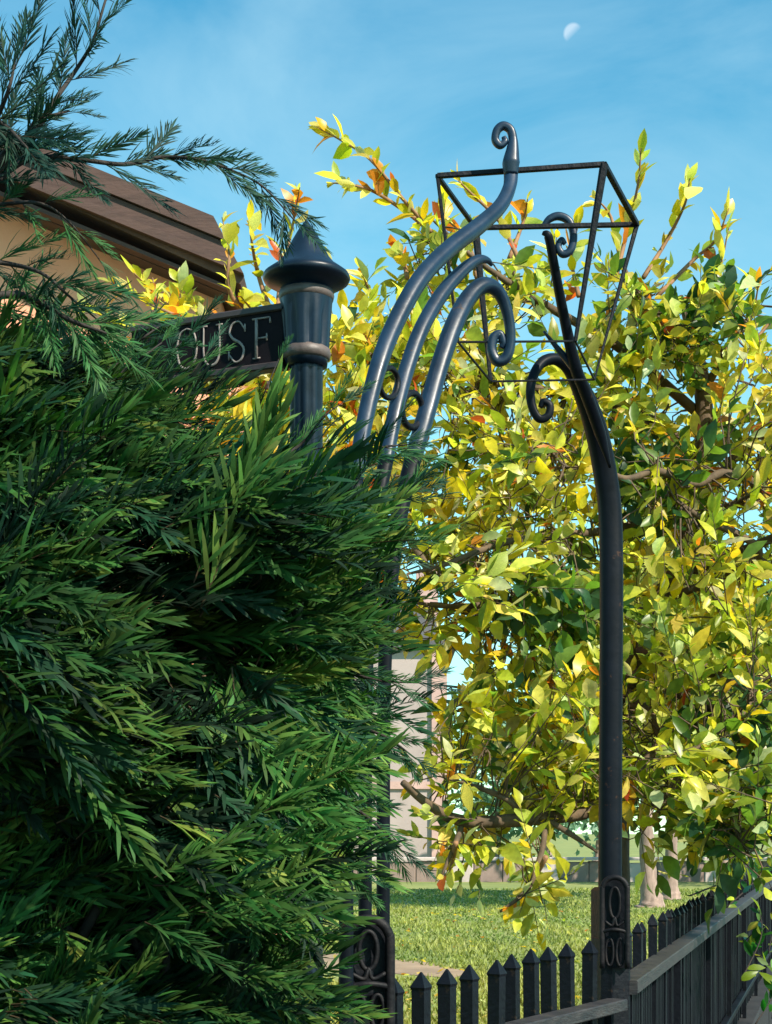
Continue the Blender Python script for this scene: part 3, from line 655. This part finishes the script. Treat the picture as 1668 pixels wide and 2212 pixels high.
# cast feet: arched plate with ribs and openings
def foot(cx, cy0, cy1, d, w, yaw, m='iron_dark'):
    """pierced casting clasping a leg: cy0 top, cy1 bottom in the picture, w in metres"""
    ctr = P(cx, cy1, d); h = (cy1-cy0)/FPX*d; ca, sa = math.cos(yaw), math.sin(yaw)
    def T(x, z, y=0): return Vector((ctr.x+x*ca-y*sa, ctr.y+x*sa+y*ca, ctr.z+z))
    r = w*.11; a = w/2
    sp = h-a*1.05
    arc = [T(-a, 0), T(-a, sp*.5), T(-a, sp)]+[T(-a*math.cos(q), sp+a*1.05*math.sin(q)) for q in np.linspace(.3, math.pi-.3, 7)]+[T(a, sp), T(a, sp*.5), T(a, 0)]
    V, F = [], []
    back = MB(); q = [T(-a, 0, .03), T(a, 0, .03), T(a, sp, .03)]+[T(a*math.cos(k), sp+a*math.sin(k), .03) for k in np.linspace(.4, math.pi-.4, 6)]+[T(-a, sp, .03)]
    n = len(q); q2 = [p+Vector((-sa, ca, 0))*.03 for p in q]
    back.add(q+q2, [tuple(range(n)), tuple(range(2*n-1, n-1, -1))]+[(k, n+k, n+(k+1) % n, (k+1) % n) for k in range(n)]); pl_ = back.build('casting_plate', M['iron_dark'], arch)
    build('casting_frame', *tube(arc, r, 9, 5, square=.75), M['iron_cast'], pl_)
    # openings outlined with ribs: one tall loop above a cross rib, two loops below
    def loop(x, z, rx, rz, rr):
        pts = [T(x+rx*math.cos(k), z+rz*math.sin(k), .005) for k in np.linspace(0, 2*math.pi, 17)]
        build('casting_loop', *tube(pts, rr, 7, 2, cap=False), M['iron_cast'], pl_)
    loop(0, h*.72, a*.42, h*.17, r*.55); loop(-a*.42, h*.18, a*.3, h*.15, r*.5); loop(a*.42, h*.18, a*.3, h*.15, r*.5)
    build('casting_rib', *tube([T(-a, h*.40), T(0, h*.43, -.012), T(a, h*.40)], r*.7, 8, 4), M['iron_cast'], pl_)
    build('casting_rib', *tube([T(-a*.8, h*.52), T(-a*.2, h*.47), T(0, h*.56), T(a*.2, h*.47), T(a*.8, h*.52)], r*.5, 8, 4), M['iron_cast'], pl_)
foot(1328, 1895, 2092, 5.50, .088, -.2)
foot(796, 1985, 2230, 4.02, .112, .15)
b = LEG_R; V, F = box((b.x, b.y, .1), .105, .12, TOPZ-.12+.02, .3, bev=.012); build('leg_base', V, F, M['iron_dark'], arch, smooth=False)
p = P(1300, 1935, 5.62); V, F = box((p.x, p.y, p.z-.28), .05, .11, .31, .2, bev=.01); build('leg_shoulder', V, F, M['iron_dark'], arch, smooth=False)

# lantern frame ------------------------------------------------------
lan = empty('lantern_frame', P(1160, 790, 4.8), 'empty four-sided iron lantern frame hanging open at the top of the arch', 'lantern frame')
T4 = [P(945, 380, 4.60), P(1305, 355, 4.60), P(1376, 485, 5.02), P(1027, 492, 5.02)]
B4 = [P(990, 739, 4.63), P(1243, 737, 4.63), P(1284, 820, 4.99), P(1060, 824, 4.99)]
tw = [.0085, .0095, .0085, .0075]; 
for k in range(4):
    build('top_rail', *beam(T4[k], T4[(k+1) % 4], tw[k]*1.7, tw[k]*1.7, bev=.002), M['iron_dark'], lan, smooth=False)
    build('bottom_rail', *beam(B4[k], B4[(k+1) % 4], .006, .006, bev=.001), M['iron_dark'], lan, smooth=False)
for k, (r0, r1) in enumerate(((.0055, .004), (.0125, .006), (.008, .0035), (.0125, .006))):
    build('corner_bar', *tube([T4[k], T4[k].lerp(B4[k], .5), B4[k]], [r0, (r0+r1)/2, r1], 8, 3, square=.7), M['iron_dark'], lan, smooth=False)

# ivy on the far railing ---------------------------------------------
ivy = empty('ivy', LEG_R+fd*7.5, 'loose green ivy leaves climbing the railing at the right edge', 'ivy')
iv = []
for k, (x0, y0, x1, y1, d) in enumerate([(1600, 2120, 1640, 1960, 11.2), (1660, 2060, 1650, 1880, 12.6), (1570, 1960, 1640, 1880, 11.0), (1690, 2100, 1680, 1900, 13.0), (1490, 1935, 1580, 1915, 10.0), (1640, 1990, 1600, 2040, 11.8), (1668, 2200, 1640, 2060, 11.6), (1630, 2215, 1665, 2110, 11.0), (1690, 2180, 1660, 2120, 11.8)]):
    a_, b_ = P(x0, y0, d), P(x1, y1, d+.3); m_ = a_.lerp(b_, .5)+Vector((.08, 0, .05))
    build('stem', *tube([a_, m_, b_], [.006, .005, .003], 5, 6), M['stem'], ivy)
    pp = catmull([a_, m_, b_], 8)
    for q in range(len(pp)-1):
        if RNG.random() < .8: iv.append(twig_leaves(pp[q], pp[q+1], 1, .115, {'green': 4, 'deep': 4, 'olive': 1, 'lime': .6}, spread=1.0))
leaf_objects(ivy, join(iv), 200)

# ------------------------------------------------------------------ sign post and sign
pd = 3.5
pc = P(662, 1800, pd); s = pd/FPX          # metres per sketch unit
def hz(y): return EYE-(y-1800)*s
post = empty('sign_post', (pc.x, pc.y, 0), 'dark blue-black fluted post with a pointed cap, carrying the sign', 'post')
c0 = (pc.x, pc.y, 0)
build('shaft', *lathe([(52*s, 0), (52*s, .25), (46*s, .3), (36*s, .34), (36*s, hz(800)), (38*s, hz(785))], c0, 60, .16, 10, (.36, hz(790))), M['iron_post'], post)
build('sleeve', *lathe([(45*s, hz(792)), (47*s, hz(775)), (50*s, hz(750)), (54*s, hz(690)), (57*s, hz(650)), (57*s, hz(628))], c0, 60, .17, 9, (hz(752), hz(655))), M['iron_post'], post)
def collar(y, r, hh):
    z = hz(y); r *= s; hh *= s
    build('collar', *lathe([(r*.9, z-hh), (r*1.02, z-hh*.7), (r*1.06, z), (r*1.02, z+hh*.7), (r*.9, z+hh)], c0, 48), M['clamp'], post)
collar(640, 57, 13); collar(766, 50, 14)
fin = [(46, 640), (50, 630), (58, 622), (80, 615), (92, 608), (95, 601), (92, 594), (80, 585), (63, 573), (50, 557), (40, 538), (29, 517), (18, 498), (8, 484), (1, 474)]
build('finial', *lathe([(r*s*1.0, hz(y)) for r, y in fin], c0, 48), M['iron_post'], post)

sr = P(616, 0, pd); sl_ = P(290, 0, 3.66)
a3 = Vector((sr.x, 3.5, 0)); b3 = Vector((sl_.x, 3.66, 0))
sd = (a3-b3).normalized(); sn = Vector((sd.y, -sd.x, 0))          # left to right; facing the viewer
SL = (a3-b3).length
ztop = hz(666); zbot = hz(790)
sign = empty('name_sign', b3.lerp(a3, .5)+Vector((0, 0, zbot)), 'long black name sign with worn raised capitals, fixed to the capped post', 'sign')
zm = (ztop+zbot)/2
build('board', *beam(b3+Vector((0, 0, zm)), a3+Vector((0, 0, zm)), .022, ztop-zbot, bev=.003), M['sign'], sign, smooth=False)
for z in (ztop, zbot):
    build('border', *beam(b3+Vector((0, 0, z)), a3+Vector((0, 0, z)), .034, .016, bev=.003), M['sign_edge'], sign, smooth=False)
def letter(strokes, u0, w, hh, z0):
    mb = MB()
    for pts, r in strokes:
        p3 = [a3-sd*(SL-(u0+x*w))+sn*.012+Vector((0, 0, z0+y*hh)) for x, y in pts]
        V, F = tube(p3, [r*.5, r, r*.6] if len(pts) > 2 else [r, r], 6, 5 if len(pts) > 2 else 0)
        mb.add(V, F)
    mb.build('letter', M['letter'], sign, True)
r = .0034
ST = {'F': [([(.2, 0), (.2, 1)], r*1.1), ([(0, 1), (.85, 1)], r*.7), ([(.2, .5), (.7, .5)], r*.7), ([(.85, 1), (.87, .85)], r*.6), ([(.7, .6), (.7, .42)], r*.6), ([(.02, 0), (.38, 0)], r*.6)],
      'S': [([(.88, .80), (.6, 1), (.25, .95), (.12, .75), (.3, .58), (.65, .45), (.85, .27), (.72, .04), (.4, -.02), (.1, .18)], r), ([(.9, .92), (.9, .72)], r*.6), ([(.08, .27), (.08, .05)], r*.6)],
      'U': [([(.1, 1), (.1, .3), (.25, .04), (.5, -.02), (.72, .05), (.86, .3), (.86, 1)], r), ([(-.06, 1), (.28, 1)], r*.6), ([(.7, 1), (1.02, 1)], r*.6)],
      'O': [([(.5, 1.02), (.18, .9), (.04, .5), (.18, .1), (.5, -.02), (.82, .1), (.96, .5), (.82, .9), (.5, 1.02)], r)]}
hh = .088; z0 = zbot+.021
for ch, u, w in (('F', SL-.076, .052), ('S', SL-.140, .050), ('U', SL-.207, .054), ('O', SL-.274, .056)):
    letter(ST[ch], u, w, hh, z0)

# ------------------------------------------------------------------ evergreen hedge in front
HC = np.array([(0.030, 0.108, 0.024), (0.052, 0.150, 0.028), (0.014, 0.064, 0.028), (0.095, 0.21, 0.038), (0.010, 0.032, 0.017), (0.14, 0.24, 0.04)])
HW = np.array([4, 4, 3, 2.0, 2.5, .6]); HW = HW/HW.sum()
def spray_geo(Lg, n, nl, curve, seed, wid=.0076, tw=.0022):
    """a twig along +X with blade-like needles on both sides; returns V, F, t (needle shade index)"""
    g = np.random.default_rng(seed); V = []; F = []
    def pt(t): return np.array((Lg*t, 0.0, curve*Lg*t*t))
    for i in range(7):        # twig: three-sided
        p = pt(i/6); r = tw*(1-.7*i/6)
        for k in range(3): V.append(p+np.array((0, r*math.cos(k*2.1), r*math.sin(k*2.1))))
        if i:
            for k in range(3): F.append(((i-1)*3+k, (i-1)*3+(k+1) % 3, i*3+(k+1) % 3, i*3+k))
    nt_ = len(V)
    for i in range(n):
        t = .06+.94*i/(n-1); p = pt(t)
        sgn = 1 if i % 2 else -1
        ang = g.uniform(.22, .62)*(1-.75*max(0, (t-.8)/.2)); roll = g.normal(0, .55)
        d = np.array((math.cos(ang), sgn*math.sin(ang)*math.cos(roll), math.sin(ang)*math.sin(roll)+.12))
        d /= np.linalg.norm(d); l = nl*g.uniform(.65, 1.15)*(1-.35*t)
        s = np.cross(d, np.array((g.normal(0, .4), g.normal(0, .4), 1.0))); s /= np.linalg.norm(s)
        up = np.cross(s, d); w = wid*g.uniform(.7, 1.25)
        b = len(V)
        V += [p-s*w*.22, p+s*w*.22, p+d*l*.45+s*w*.5+up*l*.03, p+d*l*.45-s*w*.5+up*l*.03, p+d*l*.8+s*w*.32-up*l*.02, p+d*l*.8-s*w*.32-up*l*.02, p+d*l-up*l*.08]
        F += [(b, b+1, b+2, b+3), (b+3, b+2, b+4, b+5), (b+5, b+4, b+6)]
    return np.array(V), F, nt_
SPR = [spray_geo(.19, 44, .078, -.16, 1), spray_geo(.24, 50, .082, -.05, 2), spray_geo(.16, 40, .070, -.35, 3), spray_geo(.30, 58, .085, -.28, 4), spray_geo(.14, 36, .065, .05, 5)]

SPR += [spray_geo(.20, 52, .095, -.15, 11, .0048), spray_geo(.24, 58, .10, .12, 12, .005), spray_geo(.17, 46, .085, -.3, 13, .0048)]
# outline of the hedge in X, Z at its middle distance
hd = 2.95
OUT = [(-900, 560), (-300, 600), (0, 690), (120, 690), (230, 715), (320, 765), (400, 860), (450, 945), (540, 985), (640, 1020), (720, 1070), (800, 1080), (840, 1110), (830, 1180), (765, 1290), (725, 1400), (755, 1480), (765, 1580), (725, 1700), (705, 1830), (640, 1930), (600, 2040), (620, 2150), (660, 2230), (700, 2400), (700, 3300), (-900, 3300)]
OUTW = [((x-834)/FPX*hd, EYE-(y-1800)/FPX*hd) for x, y in OUT]
def inside(x, z, poly=OUTW):
    c = False; n = len(poly); j = n-1
    for i in range(n):
        xi, zi = poly[i]; xj, zj = poly[j]
        if (zi > z) != (zj > z) and x < (xj-xi)*(z-zi)/(zj-zi)+xi: c = not c
        j = i
    return c
def edge_dist(x, z, poly=OUTW):
    m = 9
    for i in range(len(poly)):
        ax, az = poly[i]; bx, bz = poly[(i+1) % len(poly)]
        dx, dz = bx-ax, bz-az; t = max(0, min(1, ((x-ax)*dx+(z-az)*dz)/(dx*dx+dz*dz))); m = min(m, math.hypot(x-ax-t*dx, z-az-t*dz))
    return m
hedge = empty('evergreen_hedge', (-.7, hd+.1, 0), 'dark green needle-leaved evergreen hedge filling the left foreground, overgrowing the sign', 'hedge')
def spray_arrays(items):
    """items: (pos, dir, up, scale, which, colour); join"""
    Vs, Fs, Cs = [], [], []; k = 0
    pos = np.array([i[0] for i in items]); x, y, z = frames(np.array([i[1] for i in items]), np.array([i[2] for i in items]))
    for q, it in enumerate(items):
        GV, GF, nt_ = SPR[it[4]]; A = (GV[:, :1]*x[q]+GV[:, 1:2]*y[q]+GV[:, 2:]*z[q])*it[3]+pos[q]
        n = len(GV); cc = np.empty((n, 3)); cc[:nt_] = (.05, .035, .018)
        nn = (n-nt_)//7; sh = RNG.uniform(.6, 1.45, (nn, 1))*np.array(it[5]); sh[:, 0] *= RNG.uniform(.7, 1.5, nn); cc[nt_:] = np.repeat(sh, 7, 0)
        Vs.append(A); Cs.append(cc); Fs += [tuple(i+k for i in f) for f in GF]; k += n
    return np.concatenate(Vs), Fs, np.concatenate(Cs)
def flow(x, z):
    """how the sprays lie: up to the right near the top, down to the right lower down"""
    zz = (z-1.2)/1.6
    a = R(34)*np.clip(zz*1.6-.4, -1, 1)+.35*math.sin(x*5.1+z*3.3)+.25*math.sin(z*9+1)
    return a
items = []
random.seed(11)
def surf_y(x, z):
    """front of the hedge: bulging lumps, nearer at the left"""
    return 2.62+.30*(x+.9)/1.0+.15*math.sin(x*6.3+z*4.1)+.13*math.sin(z*7.7-x*3)+.09*math.sin(x*15+2+z*3)*math.sin(z*13+x*5)
n_sp = 0
while n_sp < 5400:
    x = random.uniform(-1.45, .06); z = random.uniform(.0, 2.75)
    if z < .7 and random.random() < .6: continue
    if x < -1.0 and random.random() < .5: continue
    if not inside(x, z): continue
    e = edge_dist(x, z)
    lay = random.random()
    if n_sp % 4 == 0: lay = .95
    pock = math.sin(x*8.3+z*5.0+1.1)*math.sin(z*6.1-x*4.2+.4)      # thin places that open on the dark inside
    if pock > .12 and lay < .85 and random.random() < .88: continue
    if n_sp % 4 == 0:
        y = random.uniform(3.12, 3.34)      # the far side of the hedge
    else: y = surf_y(x, z)+(.02 if lay < .35 else random.uniform(.05, .62))+.30*max(0, .12-e)/.12+.12*max(0, pock)
    a = flow(x, z)+random.gauss(0, .5)
    d = np.array((math.cos(a), -random.uniform(.05, .75), math.sin(a))); up = np.array((random.gauss(0, .4), -.8, .7+random.gauss(0, .3)))
    sc_ = random.uniform(.75, 1.35) if e > .1 else random.uniform(.55, .9)
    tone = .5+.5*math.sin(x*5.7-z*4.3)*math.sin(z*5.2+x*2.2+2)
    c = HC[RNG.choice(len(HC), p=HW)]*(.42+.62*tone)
    p = np.array((x, y, z))-d*.10*sc_
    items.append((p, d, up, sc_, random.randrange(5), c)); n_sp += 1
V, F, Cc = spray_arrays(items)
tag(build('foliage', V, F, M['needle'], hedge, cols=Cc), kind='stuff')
# stems inside
for k in range(26):
    x0 = -1.3+k*.05; pts = [Vector((x0+random.uniform(-.1, .1), 3.15, 0))]
    ok = [pts[0]]
    for q in range(1, 6):
        z = q*.42; x = x0+q*random.uniform(-.03, .07)
        if not inside(x+.05, z+.15): break
        ok.append(Vector((x, 3.12-q*.02+random.uniform(-.05, .05), z)))
    if len(ok) > 2: build('stem', *tube(ok, [.02, .013, .005], 6, 5, jitter=.06), M['stem'], hedge)

# long shoots against the sky and the house wall: each spray is its own piece
def shoot(pts, d, r0, n, sc0, cols, name='shoot', up=(0, -.9, .4), spread=.7, side=0, endk=True):
    pp = [P(x, y, d+.03*math.sin(i*2.0)) for i, (x, y) in enumerate(pts)]; path = catmull(pp, 8)
    st = build(name, *tube(pp, [r0, r0*.6, r0*.25], 7, 6), M['stem'], hedge)
    for k in range(n):
        f = .04+.96*k/(n-1); i = min(int(f*(len(path)-1)), len(path)-2); a = path[i]; dv_ = np.array((path[i+1]-path[i]).normalized())
        sgn = 1 if k % 2 else -1
        if side: sgn = side if random.random() < .75 else -side
        perp = np.array((-dv_[2], 0, dv_[0]))*sgn
        sp_ = spread*(1-.8*(k == n-1))
        d3 = dv_+perp*sp_*random.uniform(.5, 1.2)+np.array((0, random.uniform(-.4, .4), 0))
        GV, GF, Cq = spray_arrays([(np.array(a), d3, np.array(up)+RNG.normal(size=3)*.3, sc0*random.uniform(.75, 1.1)*(1-.25*f), random.randrange(5, 8), cols[random.randrange(len(cols))])])
        build('spray', GV, GF, M['needle'], st, cols=Cq)
DK = [(.010, .040, .030), (.012, .05, .034), (.018, .06, .036)]; MD = [(.018, .08, .03), (.03, .11, .03), (.012, .055, .03)]
shoot([(-60, 430), (20, 330), (75, 285), (120, 215), (165, 150), (200, 90), (225, 10), (240, -40)], 2.55, .006, 17, .62, DK)
shoot([(-40, 420), (60, 345), (170, 345), (270, 355), (350, 340), (430, 345), (510, 372), (570, 405), (640, 480)], 2.6, .005, 22, .62, DK, spread=.6)
shoot([(-60, 330), (-10, 260), (20, 190), (35, 120)], 2.5, .006, 8, .7, DK)
shoot([(-40, 250), (10, 270), (60, 320)], 2.5, .006, 5, .7, DK)
shoot([(40, 330), (80, 260), (110, 250), (150, 240)], 2.55, .006, 5, .6, DK)
shoot([(-60, 450), (20, 440), (90, 440), (150, 480), (215, 560)], 2.6, .004, 7, .55, MD)
shoot([(-60, 560), (20, 570), (90, 590), (150, 640), (210, 690)], 2.6, .005, 9, .6, MD)
shoot([(-40, 640), (60, 640), (150, 690), (230, 720)], 2.6, .008, 10, .7, MD)
# shoots reaching over the sign, the post foot and the left standards
shoot([(520, 960), (550, 900), (575, 840), (605, 770)], 3.15, .003, 3, .4, MD)
shoot([(210, 840), (270, 800), (310, 770), (350, 740)], 2.95, .005, 6, .5, MD)
shoot([(580, 1000), (650, 960), (700, 900), (740, 870)], 3.25, .004, 5, .5, MD, spread=.5)
shoot([(620, 1040), (720, 1010), (810, 970), (880, 960)], 3.3, .006, 9, .6, MD, spread=.45)
shoot([(640, 1130), (740, 1110), (840, 1090), (900, 1060)], 3.3, .006, 9, .65, MD, spread=.5)
shoot([(640, 1240), (740, 1230), (820, 1200), (880, 1180)], 3.3, .006, 9, .6, MD, spread=.5)
shoot([(640, 1420), (740, 1450), (820, 1470), (905, 1475)], 3.25, .006, 9, .62, DK+MD, spread=.45)
shoot([(640, 1520), (740, 1560), (830, 1590), (900, 1640)], 3.25, .006, 8, .6, MD, spread=.45)
shoot([(620, 1680), (720, 1720), (800, 1770), (870, 1840)], 3.25, .006, 8, .62, MD, spread=.45)
shoot([(540, 1830), (640, 1860), (720, 1880), (790, 1900)], 3.25, .005, 6, .5, MD, spread=.45)
shoot([(220, 810), (270, 770), (310, 730), (345, 705)], 3.1, .005, 7, .5, MD)
shoot([(240, 880), (310, 830), (360, 770), (410, 725)], 3.15, .004, 8, .5, MD)
shoot([(300, 900), (370, 860), (420, 800), (450, 760)], 3.2, .004, 6, .45, MD)
shoot([(330, 930), (400, 890), (450, 860), (490, 835)], 3.2, .004, 5, .42, MD)
# stem that carries the high shoots, just outside the picture
build('stem', *tube([Vector((-1.0, 3.0, 0)), Vector((-.95, 2.9, 1.0)), P(-170, 1000, 2.75), P(-120, 600, 2.65), P(-60, 430, 2.57), P(20, 330, 2.55)], [.05, .04, .032, .024, .016, .009], 9, 8, jitter=.05), M['stem'], hedge)
print('objects', len(bpy.data.objects))
